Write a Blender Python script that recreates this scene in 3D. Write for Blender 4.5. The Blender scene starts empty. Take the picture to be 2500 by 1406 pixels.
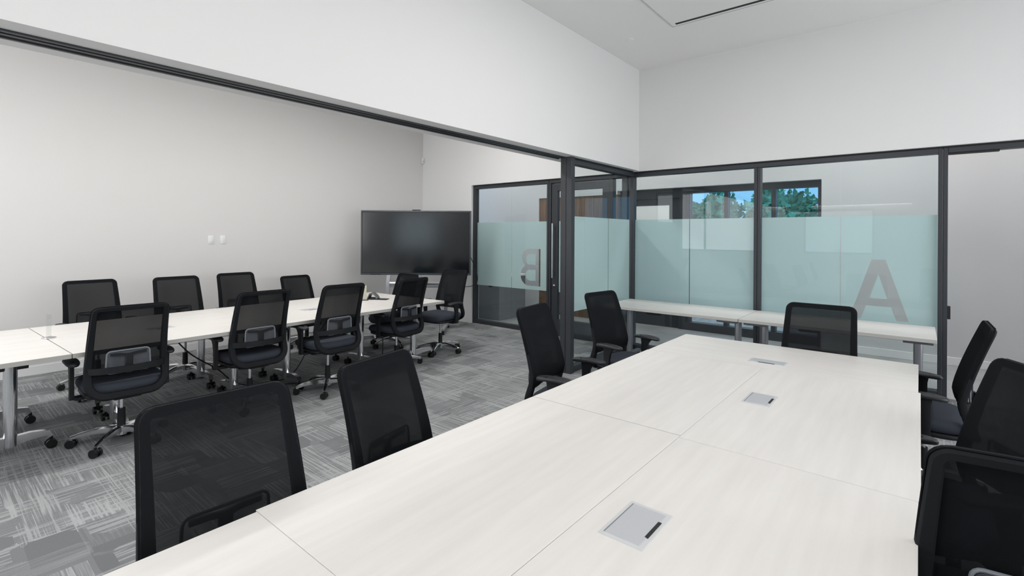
import bpy, bmesh, math, random
from mathutils import Vector, Matrix
R = math.radians
sin, cos, pi = math.sin, math.cos, math.pi
scene = bpy.context.scene
col = scene.collection
random.seed(7)

# ------------------------------------------------------------------ camera
cam_d = bpy.data.cameras.new('camera')
cam = bpy.data.objects.new('camera', cam_d); col.objects.link(cam)
cam_d.sensor_width = 36.0
cam_d.lens = 36.0 * 1203.84 / 2500.0
cam_d.shift_y = -(703.0 - 574.81) / 2500.0
cam_d.clip_start = 0.02; cam_d.clip_end = 200
cam.matrix_world = Matrix.Translation((0, 0, 1.549)) @ (Matrix.Rotation(R(39.603), 4, 'Z') @ Matrix.Rotation(R(90), 4, 'X') @ Matrix.Rotation(R(0.327), 4, 'Z'))
scene.camera = cam

# ------------------------------------------------------------------ world, daylight, exposure
world = bpy.data.worlds.new('sky'); scene.world = world; world.use_nodes = True
bg = world.node_tree.nodes['Background']
bg.inputs[0].default_value = (0.62, 0.76, 0.95, 1); bg.inputs[1].default_value = 1.0
vs = scene.view_settings
vs.view_transform = 'Standard'; vs.look = 'None'; vs.gamma = 1.0; vs.exposure = 0.3; vs.use_curve_mapping = False

def area(name, loc, target, sx, sy, watts, color=(1, 1, 1), spread=180):
    d = bpy.data.lights.new(name, 'AREA'); d.shape = 'RECTANGLE'; d.size = sx; d.size_y = sy
    d.energy = watts; d.color = color; d.spread = R(spread)
    o = bpy.data.objects.new(name, d); col.objects.link(o); o.location = loc
    o.rotation_euler = (Vector(target) - Vector(loc)).to_track_quat('-Z', 'Y').to_euler()
    return o
# daylight entering through the tall windows of the right-hand wall; the rear window lights are added
area('window_daylight', (3.15, 3.2, 1.80), (0, 3.2, 1.80), 5.5, 1.7, 88, (1.0, 0.985, 0.965))
area('rear_stand_in_light', (-1.7, -3.15, 1.7), (-1.7, 0, 1.7), 1.6, 1.2, 8.5, (0.82, 0.98, 1.0))  # stands in for a bright wall area mirrored in the display

area('far_room_fill_light', (-5.2, -3.15, 2.0), (-5.2, 0, 2.0), 3.2, 1.8, 60, (1, 0.99, 0.975))  # unseen light added to brighten the far room's front wall

# ------------------------------------------------------------------ materials
def mat(name, base=(.8, .8, .8), rough=.5, metal=0.0, spec=.5, noise=None, bump=None):
    m = bpy.data.materials.new(name); m.use_nodes = True
    nt = m.node_tree; b = nt.nodes['Principled BSDF']
    b.inputs['Base Color'].default_value = (*base, 1); b.inputs['Roughness'].default_value = rough
    b.inputs['Metallic'].default_value = metal; b.inputs['Specular IOR Level'].default_value = spec
    if noise:
        sc, amt, stretch = noise
        tc = nt.nodes.new('ShaderNodeTexCoord'); mp = nt.nodes.new('ShaderNodeMapping'); mp.inputs['Scale'].default_value = stretch
        n = nt.nodes.new('ShaderNodeTexNoise'); n.inputs['Scale'].default_value = sc; n.inputs['Detail'].default_value = 5
        r = nt.nodes.new('ShaderNodeValToRGB')
        r.color_ramp.elements[0].position = .3; r.color_ramp.elements[1].position = .7
        r.color_ramp.elements[0].color = (*[max(0, c * (1 - amt)) for c in base], 1)
        r.color_ramp.elements[1].color = (*[min(1, c * (1 + amt)) for c in base], 1)
        nt.links.new(tc.outputs['Object'], mp.inputs[0]); nt.links.new(mp.outputs[0], n.inputs[0])
        nt.links.new(n.outputs[0], r.inputs[0]); nt.links.new(r.outputs[0], b.inputs['Base Color'])
    if bump:
        sc, st = bump
        tc = nt.nodes.new('ShaderNodeTexCoord')
        n = nt.nodes.new('ShaderNodeTexNoise'); n.inputs['Scale'].default_value = sc; n.inputs['Detail'].default_value = 3
        bp = nt.nodes.new('ShaderNodeBump'); bp.inputs['Strength'].default_value = st; bp.inputs['Distance'].default_value = .004
        nt.links.new(tc.outputs['Object'], n.inputs[0]); nt.links.new(n.outputs[0], bp.inputs['Height']); nt.links.new(bp.outputs[0], b.inputs['Normal'])
    return m
def emit(name, c, s):
    m = bpy.data.materials.new(name); m.use_nodes = True; nt = m.node_tree
    e = nt.nodes.new('ShaderNodeEmission'); e.inputs[0].default_value = (*c, 1); e.inputs[1].default_value = s
    nt.links.new(e.outputs[0], nt.nodes['Material Output'].inputs[0]); return m
def glass(name, tint, ior=1.45, rough=0.0):
    m = bpy.data.materials.new(name); m.use_nodes = True; nt = m.node_tree
    nt.nodes.remove(nt.nodes['Principled BSDF'])
    t = nt.nodes.new('ShaderNodeBsdfTransparent'); t.inputs[0].default_value = (*tint, 1)
    g = nt.nodes.new('ShaderNodeBsdfGlossy'); g.inputs['Roughness'].default_value = rough
    f = nt.nodes.new('ShaderNodeFresnel'); f.inputs[0].default_value = ior
    mx = nt.nodes.new('ShaderNodeMixShader')
    ge = nt.nodes.new('ShaderNodeNewGeometry'); inv = nt.nodes.new('ShaderNodeMath'); inv.operation = 'SUBTRACT'; inv.inputs[0].default_value = 1
    ml = nt.nodes.new('ShaderNodeMath'); ml.operation = 'MULTIPLY'       # reflect on the outer face of the sheet only
    nt.links.new(ge.outputs['Backfacing'], inv.inputs[1]); nt.links.new(inv.outputs[0], ml.inputs[0]); nt.links.new(f.outputs[0], ml.inputs[1])
    nt.links.new(ml.outputs[0], mx.inputs[0]); nt.links.new(t.outputs[0], mx.inputs[1]); nt.links.new(g.outputs[0], mx.inputs[2])
    nt.links.new(mx.outputs[0], nt.nodes['Material Output'].inputs[0]); return m
def sheer(name, colr, trans, translucent=0.0, tcol=None, rough=.8):
    """fabric or film that lets part of the light straight through"""
    m = bpy.data.materials.new(name); m.use_nodes = True; nt = m.node_tree
    nt.nodes.remove(nt.nodes['Principled BSDF'])
    t = nt.nodes.new('ShaderNodeBsdfTransparent'); t.inputs[0].default_value = (*(tcol or (1, 1, 1)), 1)
    d = nt.nodes.new('ShaderNodeBsdfDiffuse'); d.inputs[0].default_value = (*colr, 1)
    src = d.outputs[0]
    if translucent:
        tl = nt.nodes.new('ShaderNodeBsdfTranslucent'); tl.inputs[0].default_value = (*colr, 1)
        m1 = nt.nodes.new('ShaderNodeMixShader'); m1.inputs[0].default_value = translucent
        nt.links.new(d.outputs[0], m1.inputs[1]); nt.links.new(tl.outputs[0], m1.inputs[2]); src = m1.outputs[0]
    mx = nt.nodes.new('ShaderNodeMixShader'); mx.inputs[0].default_value = trans
    nt.links.new(src, mx.inputs[1]); nt.links.new(t.outputs[0], mx.inputs[2])
    nt.links.new(mx.outputs[0], nt.nodes['Material Output'].inputs[0]); return m

def carpet_mat():
    m = bpy.data.materials.new('carpet'); m.use_nodes = True; nt = m.node_tree; L = nt.links
    b = nt.nodes['Principled BSDF']; b.inputs['Roughness'].default_value = .95; b.inputs['Specular IOR Level'].default_value = .1
    tc = nt.nodes.new('ShaderNodeTexCoord')
    def mapping(s, loc=(0, 0, 0)):
        mp = nt.nodes.new('ShaderNodeMapping'); mp.inputs['Scale'].default_value = s; mp.inputs['Location'].default_value = loc
        L.new(tc.outputs['Object'], mp.inputs[0]); return mp.outputs[0]
    def noise(v, sc, det=2.0):
        n = nt.nodes.new('ShaderNodeTexNoise'); n.inputs['Scale'].default_value = sc; n.inputs['Detail'].default_value = det
        L.new(v, n.inputs[0]); return n.outputs[0]
    def ramp(v, a, c, lo=0., hi=1.):
        r = nt.nodes.new('ShaderNodeMapRange'); r.inputs[1].default_value = a; r.inputs[2].default_value = c
        r.inputs[3].default_value = lo; r.inputs[4].default_value = hi; L.new(v, r.inputs[0]); return r.outputs[0]
    def math2(op, x, y):
        n = nt.nodes.new('ShaderNodeMath'); n.operation = op
        for i, q in enumerate((x, y)):
            if isinstance(q, (int, float)): n.inputs[i].default_value = q
            else: L.new(q, n.inputs[i])
        return n.outputs[0]
    # cells: broad blocks that decide which way the yarn lines run
    def cells(s, loc):
        w = nt.nodes.new('ShaderNodeTexVoronoi'); w.distance = 'CHEBYCHEV'; w.inputs['Randomness'].default_value = .55
        w.inputs['Scale'].default_value = 1.0; L.new(mapping(s, loc), w.inputs[0])
        sp = nt.nodes.new('ShaderNodeSeparateColor'); L.new(w.outputs['Color'], sp.inputs[0]); return sp.outputs
    ca = cells((3.3, 5.2, 1), (0, 0, 0)); cb = cells((5.4, 3.4, 1), (3.3, 1.7, 0))
    sx = ramp(noise(mapping((1.9, 78, 1)), 1.0, 3), .50, .57)           # lines running along x
    sy = ramp(noise(mapping((64, 2.2, 1), (5, 2, 0)), 1.0, 3), .50, .56)  # lines running along y
    mx_ = ramp(ca[0], .30, .46); my_ = ramp(cb[1], .42, .56)
    lx = math2('MULTIPLY', sx, mx_); ly = math2('MULTIPLY', sy, my_)
    lines = math2('MAXIMUM', lx, math2('MULTIPLY', ly, .95))
    fine = noise(mapping((240, 240, 1)), 1.0, 2)
    thin = ramp(noise(mapping((2.5, 210, 1)), 1.0, 2), .40, .62)
    thiny = ramp(noise(mapping((180, 3.0, 1), (1, 7, 0)), 1.0, 2), .42, .62)
    basev = math2('ADD', math2('MULTIPLY', ca[2], .12), math2('MULTIPLY', math2('MAXIMUM', math2('MULTIPLY', thin, mx_), math2('MULTIPLY', thiny, ramp(cb[0], .5, .6))), .17))
    v = math2('ADD', basev, math2('MULTIPLY', lines, .33))
    v = math2('ADD', v, math2('MULTIPLY', math2('SUBTRACT', fine, .5), .30))
    cr = nt.nodes.new('ShaderNodeValToRGB')
    e = cr.color_ramp.elements; e[0].position = 0; e[0].color = (.165, .17, .176, 1); e[1].position = .9; e[1].color = (.54, .55, .555, 1)
    L.new(v, cr.inputs[0]); L.new(cr.outputs[0], b.inputs['Base Color'])
    bp = nt.nodes.new('ShaderNodeBump'); bp.inputs['Strength'].default_value = .35; bp.inputs['Distance'].default_value = .004
    L.new(v, bp.inputs['Height']); L.new(bp.outputs[0], b.inputs['Normal'])
    return m

M = dict(
    white=mat('wall_paint_white', (.80, .795, .79), .75, spec=.25, bump=(260, .05)),
    grey=mat('wall_paint_pale_grey', (.62, .62, .63), .75, spec=.25, bump=(260, .05)),
    beige=mat('wall_paint_warm_grey', (.71, .695, .685), .75, spec=.25, bump=(260, .05)),
    ceil=mat('ceiling_paint', (.86, .855, .84), .8, spec=.2),
    trim=mat('trim_white', (.80, .80, .80), .5),
    carpet=carpet_mat(),
    tile=mat('corridor_floor', (.36, .365, .37), .35, noise=(2.2, .18, (1, 1, 1))),
    frame=mat('anodised_dark_grey', (.030, .034, .041), .42, spec=.5),
    gap=mat('shadow_gap_black', (.004, .004, .005), .6),
    glass=glass('clear_glass', (.93, .96, .96)),
    bluegl=glass('blue_tinted_glass', (.60, .84, .95)),
    film=sheer('frosted_film', (.78, .875, .88), .18, .35, (.82, .93, .93)),
    top=mat('pale_laminate', (.72, .695, .67), .42, spec=.4, noise=(3.0, .035, (9, .7, 1))),
    topx=mat('pale_laminate_cross', (.72, .695, .67), .42, spec=.4, noise=(3.0, .035, (.7, 9, 1))),
    edge=mat('laminate_edge', (.50, .49, .47), .5),
    chrome=mat('polished_aluminium', (.78, .79, .81), .16, 1.0),
    silver=mat('grey_painted_steel', (.30, .31, .33), .35, .6),
    dsteel=mat('mid_grey_steel', (.16, .17, .18), .4, .3),
    alum=mat('brushed_aluminium', (.55, .56, .58), .32, 1.0),
    outlet=mat('satin_grey_metal', (.54, .55, .58), .35, .25),
    outrim=mat('light_grey_rim', (.60, .61, .62), .4, .1),
    plast=mat('black_plastic', (.0115, .0125, .015), .5, spec=.3),
    rail=mat('charcoal_plastic', (.0125, .0138, .0165), .72, spec=.18),
    pad=mat('arm_pad_rubber', (.020, .022, .026), .45, spec=.5),
    mesh=sheer('black_chair_mesh', (.0130, .0141, .016), .062),
    fabric=mat('charcoal_seat_fabric', (.048, .055, .072), .85, spec=.2, bump=(700, .3)),
    lumb=mat('grey_lumbar_plastic', (.24, .26, .29), .4),
    wheel=mat('caster_black', (.006, .0065, .007), .35),
    screen=mat('display_glass', (.006, .008, .010), .15, spec=.55),
    bezel=mat('display_bezel', (.085, .098, .118), .4, .2),
    paper=mat('cream_card', (.80, .75, .62), .6),
    acryl=glass('clear_acrylic', (.93, .94, .94), 1.5),
    wood=mat('brown_wood', (.17, .10, .065), .5, noise=(3, .3, (10, 10, .6))),
    cabin=mat('grey_cabinet', (.20, .215, .23), .5),
    leaf=mat('tree_leaves', (.13, .40, .24), .7, noise=(1.3, .5, (1, 1, 1))),
    bark=mat('tree_bark', (.10, .07, .05), .9),
    stone=mat('pale_stone', (.46, .45, .42), .9, noise=(9, .35, (1, 1, 3)), bump=(30, 1.0)),
    led=emit('led_diffuser', (1, .98, .95), 9.0),
)

# ------------------------------------------------------------------ mesh helpers
class MB:
    def __init__(s): s.v = []; s.f = []
    def add(s, vs_, fs):
        o = len(s.v); s.v += [tuple(p) for p in vs_]; s.f += [tuple(i + o for i in f) for f in fs]; return s
    def box(s, a, b):
        x0, y0, z0 = a; x1, y1, z1 = b
        return s.add([(x0, y0, z0), (x1, y0, z0), (x1, y1, z0), (x0, y1, z0), (x0, y0, z1), (x1, y0, z1), (x1, y1, z1), (x0, y1, z1)],
                     [(3, 2, 1, 0), (4, 5, 6, 7), (0, 1, 5, 4), (1, 2, 6, 5), (2, 3, 7, 6), (3, 0, 4, 7)])
    def rbox(s, a, b, r=.005, seg=2):
        bm = bmesh.new(); bmesh.ops.create_cube(bm, size=1)
        for v in bm.verts: v.co = Vector([a[i] + (v.co[i] + .5) * (b[i] - a[i]) for i in range(3)])
        bmesh.ops.bevel(bm, geom=bm.edges[:], offset=r, segments=seg, profile=.5, affect='EDGES', clamp_overlap=True)
        bm.verts.index_update(); s.add([v.co[:] for v in bm.verts], [[v.index for v in f.verts] for f in bm.faces]); bm.free(); return s
    def cyl(s, p0, p1, r0, r1=None, n=16, cap=True):
        r1 = r0 if r1 is None else r1
        p0, p1 = Vector(p0), Vector(p1); d = (p1 - p0).normalized()
        u = d.orthogonal().normalized(); w = d.cross(u)
        vs_ = []
        for p, r in ((p0, r0), (p1, r1)):
            for i in range(n):
                a = 2 * pi * i / n; vs_.append(p + u * (r * cos(a)) + w * (r * sin(a)))
        fs = [(i, (i + 1) % n, n + (i + 1) % n, n + i) for i in range(n)]
        if cap: fs += [tuple(range(n - 1, -1, -1)), tuple(range(n, 2 * n))]
        return s.add(vs_, fs)
    def sweep(s, pts, sect, up=(0, 0, 1), closed=False):
        """pts: centres; sect(i) -> list of (a,b) offsets along side / up-ish axes"""
        P = [Vector(p) for p in pts]; n = len(P); rings = []
        for i in range(n):
            t = (P[(i + 1) % n] - P[i - 1]) if closed else (P[min(i + 1, n - 1)] - P[max(i - 1, 0)])
            t.normalize(); U = Vector(up(i) if callable(up) else up)
            sd = t.cross(U).normalized(); u2 = sd.cross(t).normalized()
            rings.append([P[i] + sd * a + u2 * b for a, b in sect(i)])
        k = len(rings[0]); vs_ = [p for r in rings for p in r]; fs = []
        for i in range(n if closed else n - 1):
            j = (i + 1) % n
            for q in range(k): fs.append((i * k + q, i * k + (q + 1) % k, j * k + (q + 1) % k, j * k + q))
        if not closed: fs += [tuple(range(k - 1, -1, -1)), tuple((n - 1) * k + q for q in range(k))]
        return s.add(vs_, fs)
    def tube(s, pts, r, n=8, closed=False, up=(0.03, .02, 1)):
        return s.sweep(pts, lambda i: [(r * cos(2 * pi * q / n), r * sin(2 * pi * q / n)) for q in range(n)], up, closed)
    def pillow(s, c, rx, ry, z0, z1, e=4.0, n=28, lip=.4, bow=0.0):
        """superellipse cushion with rounded edges"""
        prof = []; h = (z1 - z0) / 2; zc = (z0 + z1) / 2
        for k in range(9):
            a = -pi / 2 + pi * k / 8; prof.append((lip * h * cos(a) - lip * h, zc + h * sin(a)))
        vs_ = []; fs = []
        for off, z in prof:
            for i in range(n):
                a = 2 * pi * i / n; ca, sa = cos(a), sin(a)
                x = math.copysign(abs(ca) ** (2 / e), ca) * (rx + off); y = math.copysign(abs(sa) ** (2 / e), sa) * (ry + off)
                vs_.append((c[0] + x, c[1] + y, c[2] + z - bow * (y / ry) ** 2))
        m = len(prof)
        for k in range(m - 1):
            for i in range(n): fs.append((k * n + i, k * n + (i + 1) % n, (k + 1) * n + (i + 1) % n, (k + 1) * n + i))
        fs += [tuple(range(n - 1, -1, -1)), tuple((m - 1) * n + i for i in range(n))]
        return s.add(vs_, fs)
    def xf(s, mtx):
        s.v = [tuple(mtx @ Vector(p)) for p in s.v]; return s
    def build(s, name, m, parent=None, smooth=True, ang=38):
        me = bpy.data.meshes.new(name); me.from_pydata(s.v, [], s.f); me.update()
        bm = bmesh.new(); bm.from_mesh(me); bmesh.ops.recalc_face_normals(bm, faces=bm.faces[:]); bm.to_mesh(me); bm.free()
        if smooth:
            me.polygons.foreach_set('use_smooth', [True] * len(me.polygons)); me.set_sharp_from_angle(angle=R(ang))
        me.materials.append(m if not isinstance(m, str) else M[m])
        o = bpy.data.objects.new(name, me); col.objects.link(o)
        if parent: o.parent = parent
        return o
def B(a, b): return MB().box(a, b)
def tag(o, label, cat, group=None):
    o['label'] = label; o['category'] = cat
    if group: o['group'] = group
    return o
def empty(name, loc=(0, 0, 0), rz=0.0):
    o = bpy.data.objects.new(name, None); col.objects.link(o); o.location = loc; o.rotation_euler = (0, 0, rz); o.empty_display_size = .1; return o
def struct(name, mb, m, label=None, parent=None):
    o = mb.build(name, m, parent, smooth=False); o['kind'] = 'structure'
    if label: o['label'] = label
    return o
def copy_tree(o, parent=None):
    c = o.copy(); col.objects.link(c); c.parent = parent
    for ch in [q for q in o.children]: copy_tree(ch, c)
    return c

# ------------------------------------------------------------------ the room
XL, XB0, XB1, XR = -7.43, -3.35, -2.95, 3.0
YR, YW, YG, YC = -3.0, 6.26, 6.35, 8.04
ZB, ZC, ZH = 2.438, 3.80, 2.43
struct('floor', B((XL - .2, YR - .2, -.1), (XR + .2, YG, 0)), 'carpet', 'grey patterned carpet floor')
struct('floor_corridor', B((-9.5, YG, -.1), (4.5, 8.35, 0)), 'tile', 'pale grey corridor floor behind the glass')
struct('ceiling', B((XL - .2, YR - .2, ZC), (XR + .2, YW + .2, ZC + .15)), 'ceil', 'white ceiling')
struct('wall_left', B((XL - .2, YR - .2, 0), (XL, YW + .2, ZC)), 'beige', 'warm grey side wall behind the long table')
wf = MB().box((XL, YW, 0), (-6.115, YW + .2, ZC)).box((-6.115, YW, ZH), (1.26, YW + .2, ZC)).box((1.26, YW, 0), (XR, YW + .2, ZC))
struct('wall_front', wf, 'white', 'white front wall above the glass partitions')
struct('wall_bulkhead', B((XB0, YR, ZB), (XB1, YW, ZC)), 'white', 'white bulkhead dividing the two rooms')
# right-hand wall with two tall windows (behind the camera's right shoulder)
wr = MB().box((XR, YR - .2, 0), (XR + .2, YW + .2, .75)).box((XR, YR - .2, 2.70), (XR + .2, YW + .2, ZC)).box((XR, YR - .2, .75), (XR + .2, .4, 2.70)).box((XR, 6.0, .75), (XR + .2, YW + .2, 2.70))
struct('wall_right', wr, 'white')
wb = MB().box((XL - .2, YR - .2, 0), (-6.8, YR, ZC)).box((-3.6, YR - .2, 0), (-2.5, YR, ZC)).box((-6.8, YR - .2, 0), (-3.6, YR, 1.1)).box((-6.8, YR - .2, 3.0), (-3.6, YR, ZC)).box((-.9, YR - .2, 0), (XR + .2, YR, ZC)).box((-2.5, YR - .2, 0), (-.9, YR, 1.1)).box((-2.5, YR - .2, 2.3), (-.9, YR, ZC))
struct('wall_back', wb, 'white')
def window(name, fr):
    o = struct(name, fr, 'frame'); return o
fr = MB()
for y in (.4, 2.25, 4.1, 5.95): fr.box((XR + .05, y, .75), (XR + .11, y + .05, 2.70))
fr.box((XR + .05, .4, .75), (XR + .11, 6.0, .80)).box((XR + .05, .4, 2.65), (XR + .11, 6.0, 2.70))
window('window_1', fr)
fr = MB()
for x in (-2.5, -.95): fr.box((x, YR - .11, 1.1), (x + .05, YR - .05, 2.3))
fr.box((-2.5, YR - .11, 1.1), (-.9, YR - .05, 1.15)).box((-2.5, YR - .11, 2.25), (-.9, YR - .05, 2.3))
window('stand_in_window', fr)  # stand-in opening where a brightly lit wall area is mirrored
fr = MB()
for x in (-6.8, -5.22, -3.65): fr.box((x, YR - .11, 1.1), (x + .05, YR - .05, 3.0))
fr.box((-6.8, YR - .11, 1.1), (-3.6, YR - .05, 1.15)).box((-6.8, YR - .11, 2.95), (-3.6, YR - .05, 3.0))
window('fill_window', fr)  # unseen window added to let fill light into the far room
struct('baseboard_left', MB().rbox((XL, YR, 0), (XL + .014, YW, .10), .004), 'trim', 'white baseboard along the warm grey wall')
struct('baseboard_front', MB().rbox((XL + .014, YW - .014, 0), (-6.115, YW, .10), .004), 'trim')
# partition track let into the soffit of the bulkhead
tr = empty('trim_1', (-3.148, 0, ZB)); tr['kind'] = 'structure'; tr['label'] = 'black sliding partition track under the bulkhead'
B((-.064, YR, -.004), (.064, 4.70, .0)).build('track_plate', 'gap', tr, False)
B((-.064, YR, -.010), (-.046, 4.70, -.004)).build('track_lip', 'frame', tr, False)
B((.046, YR, -.010), (.064, 4.70, -.004)).build('track_lip', 'frame', tr, False)
B((-.012, YR, -.008), (.012, 4.70, -.004)).build('track_rail', 'frame', tr, False)
# ------------------------------------------------------------------ corridor behind the glass
struct('wall_corridor', B((-1.06, YC, 0), (4.5, YC + .3, ZC)), 'grey', 'pale grey corridor wall seen through the glass')
struct('wall_corridor_upper', B((-4.2, YC, 2.36), (-1.06, YC + .3, ZC)), 'grey')
struct('wall_corridor_end', B((-9.5, YC, 0), (-5.95, YC + .3, ZC)), 'grey')
struct('wall_corridor_panel', B((-5.95, YC, 2.30), (-4.2, YC + .3, ZC)), 'grey')
struct('ceiling_corridor', B((-9.5, YW + .2, ZC), (4.5, YC + .3, ZC + .1)), 'ceil')
struct('wall_corridor_left', B((-9.6, YG, 0), (-9.5, YC + .3, ZC)), 'grey')
struct('wall_corridor_right', B((4.5, YG, 0), (4.6, YC + .3, ZC)), 'grey')
struct('baseboard_corridor', MB().rbox((-1.06, YC - .014, 0), (4.5, YC, .10), .004), 'trim', 'white baseboard of the corridor wall')
# ------------------------------------------------------------------ glass partitions
Z0, Z1, F0, F1 = .065, 2.365, .675, 1.775          # glass bottom/top, frosted band
def pane_x(x0, x1, parent, y=YG, film=True, z0=Z0, z1=Z1):
    p = B((x0 + .002, y - .005, z0), (x1 - .002, y + .005, z1)).build('glass_pane', 'glass', parent, False)
    if film:
        f = B((x0 + .004, y + .0062, F0), (x1 - .004, y + .0072, F1)).build('frosted_film', 'film', p, False)
    return p
def arc(cx, cz, rx, rz, a0, a1, n=14): return [(cx + rx * cos(R(a0 + (a1 - a0) * k / n)), cz + rz * sin(R(a0 + (a1 - a0) * k / n))) for k in range(n + 1)]
LETTERS = {   # outlines in a unit-high box, x to the right as read
    'A': [[(-.40, 0), (-.24, 0), (-.165, .22), (.165, .22), (.24, 0), (.40, 0), (.095, 1), (-.095, 1)], [(-.12, .35), (.12, .35), (0, .76)]],
    'B': [[(-.32, 0)] + arc(.06, .28, .29, .28, -90, 62) + arc(.05, .755, .255, .245, -50, 90) + [(-.32, 1)],
          [(-.16, .14)] + arc(.03, .285, .15, .145, -90, 90) + [(-.16, .43)],
          [(-.16, .57)] + arc(.03, .715, .135, .145, -90, 90) + [(-.16, .86)]]}
def cut_letter(pane, ch, cx, zb, h):
    """replace the film of a pane by one with a clear cut-out letter that reads from the corridor"""
    f = pane.children[0]; xs = [v.co.x for v in f.data.vertices]
    c = bpy.data.curves.new('film', 'CURVE'); c.dimensions = '2D'; c.fill_mode = 'BOTH'; c.extrude = .0005
    rings = [[(min(xs), F0), (max(xs), F0), (max(xs), F1), (min(xs), F1)]] + [[(cx - x * h, zb + z * h) for x, z in r] for r in LETTERS[ch]]
    for r in rings:
        sp = c.splines.new('POLY'); sp.points.add(len(r) - 1); sp.use_cyclic_u = True
        for p_, (x, z) in zip(sp.points, r): p_.co = (x, z, 0, 1)
    t = bpy.data.objects.new('tmp', c); col.objects.link(t); bpy.context.view_layer.update()
    me = bpy.data.meshes.new_from_object(t.evaluated_get(bpy.context.evaluated_depsgraph_get())); bpy.data.objects.remove(t)
    me.transform(Matrix.Translation((0, YG + .0067, 0)) @ Matrix.Rotation(pi / 2, 4, 'X'))
    me.materials.clear(); me.materials.append(M['film']); f.data = me
    f['label'] = 'frosted film with a clear cut-out letter %s' % ch
def fmember(name, a, b, parent): return MB().rbox(a, b, .003, 1).build(name, 'frame', parent, False)
FY0, FY1 = YG - .05, YG + .05
# --- room B front
g = empty('glass_partition', (0, 0, 0)); tag(g, 'dark-framed glass front with frosted band and a reversed letter B, right of the display', 'partition')
fmember('header', (-6.115, FY0, Z1), (-4.47, FY1, 2.415), g)
B((-6.115, FY0 + .004, 2.415), (-4.47, FY1 - .004, ZH)).build('shadow_gap', 'gap', g, False)
fmember('sill', (-6.115, FY0, 0), (-4.47, FY1, Z0), g)
fmember('jamb', (-6.115, FY0, Z0), (-6.06, FY1, Z1), g)
fmember('jamb', (-4.51, FY0, Z0), (-4.47, FY1, Z1), g)
pane_x(-6.06, -5.262, g); p = pane_x(-5.262, -4.51, g)
cut_letter(p, 'B', -4.86, .735, .60)
# --- room B door
d = empty('glass_door', (0, 0, 0)); tag(d, 'dark-framed glass door with tall steel pull handle, beside the dark post', 'door')
fmember('frame_head', (-4.465, FY0, Z1), (-3.36, FY1, 2.415), d)
B((-4.465, FY0 + .004, 2.415), (-3.36, FY1 - .004, ZH)).build('shadow_gap', 'gap', d, False)
fmember('door_jamb', (-4.465, FY0, 0), (-4.43, FY1, Z1), d)
fmember('door_jamb', (-3.42, FY0, 0), (-3.36, FY1, Z1), d)
fmember('stile', (-4.425, YG - .035, .012), (-4.315, YG + .025, Z1 - .012), d)
fmember('stile', (-3.535, YG - .035, .012), (-3.425, YG + .025, Z1 - .012), d)
fmember('top_rail', (-4.315, YG - .035, Z1 - .125), (-3.535, YG + .025, Z1 - .012), d)
fmember('bottom_rail', (-4.315, YG - .035, .012), (-3.535, YG + .025, .26), d)
pane_x(-4.315, -3.535, d, z0=.26, z1=Z1 - .125)
h = MB().cyl((-4.37, YG - .095, .90), (-4.37, YG - .095, 1.74), .0125).cyl((-4.37, YG - .095, .98), (-4.37, YG - .03, .98), .009).cyl((-4.37, YG - .095, 1.66), (-4.37, YG - .03, 1.66), .009).build('pull_handle', 'alum', d)
h['label'] = 'tall brushed steel bar handle'
MB().cyl((-4.37, YG - .03, .775), (-4.37, YG - .055, .775), .026, .022).cyl((-4.37, YG - .055, .775), (-4.37, YG - .072, .775), .014).build('lock_cylinder', 'chrome', d)
# sidelight between door and the corner
s = empty('glass_partition', (0, 0, 0)); tag(s, 'narrow glass sidelight between the glass door and the corner post', 'partition')
fmember('header', (-3.36, FY0, Z1), (-3.2, FY1, 2.415), s); fmember('sill', (-3.36, FY0, 0), (-3.2, FY1, Z0), s)
pane_x(-3.355, -3.2, s)
# --- stub partition between the rooms
XS = -3.075
t = empty('glass_partition', (0, 0, 0)); tag(t, 'glass end panel between the two rooms, running from dark post to corner', 'partition')
post = MB().rbox((-3.148, 4.665, 0), (-3.078, 4.742, ZB), .003, 1).build('post', 'frame', t, False)
post2 = MB().rbox((-3.075, 4.668, 0), (-3.005, 4.742, ZB), .003, 1).build('post', 'frame', t, False)
fmember('header', (XS - .05, 4.742, Z1), (XS + .05, 6.30, 2.415), t)
B((XS - .046, 4.742, 2.415), (XS + .046, 6.30, ZB)).build('shadow_gap', 'gap', t, False)
fmember('sill', (XS - .05, 4.742, 0), (XS + .05, 6.30, Z0), t)
fmember('corner_post', (-3.20, 6.26, 0), (-3.125, 6.40, 2.415), t)
for y0, y1 in ((4.742, 5.66), (5.66, 6.26)):
    p = B((XS - .005, y0 + .002, Z0), (XS + .005, y1 - .002, Z1)).build('glass_pane', 'glass', t, False)
    B((XS - .0072, y0 + .004, F0), (XS - .0062, y1 - .004, F1)).build('frosted_film', 'film', p, False)
# --- room A front
g = empty('glass_partition', (0, 0, 0)); tag(g, 'long dark-framed glass front with frosted band behind the two narrow tables', 'partition')
fmember('header', (-3.12, FY0, Z1), (.137, FY1, 2.415), g)
B((-3.12, FY0 + .004, 2.415), (1.26, FY1 - .004, ZH)).build('shadow_gap', 'gap', g, False)
fmember('sill', (-3.12, FY0, 0), (.137, FY1, Z0), g)
fmember('corner_post', (-3.12, FY0, 0), (-3.045, FY1, Z1), g)
fmember('mullion', (-1.512, FY0, Z0), (-1.478, FY1, Z1), g); fmember('mullion', (-1.475, FY0, Z0), (-1.441, FY1, Z1), g)
fmember('jamb', (.135, FY0, 0), (.168, FY1, 2.415), g)
pane_x(-3.045, -2.288, g); pane_x(-2.288, -1.512, g); pane_x(-1.441, -.659, g); p = pane_x(-.659, .135, g)
cut_letter(p, 'A', -.33, .70, .62)
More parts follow.
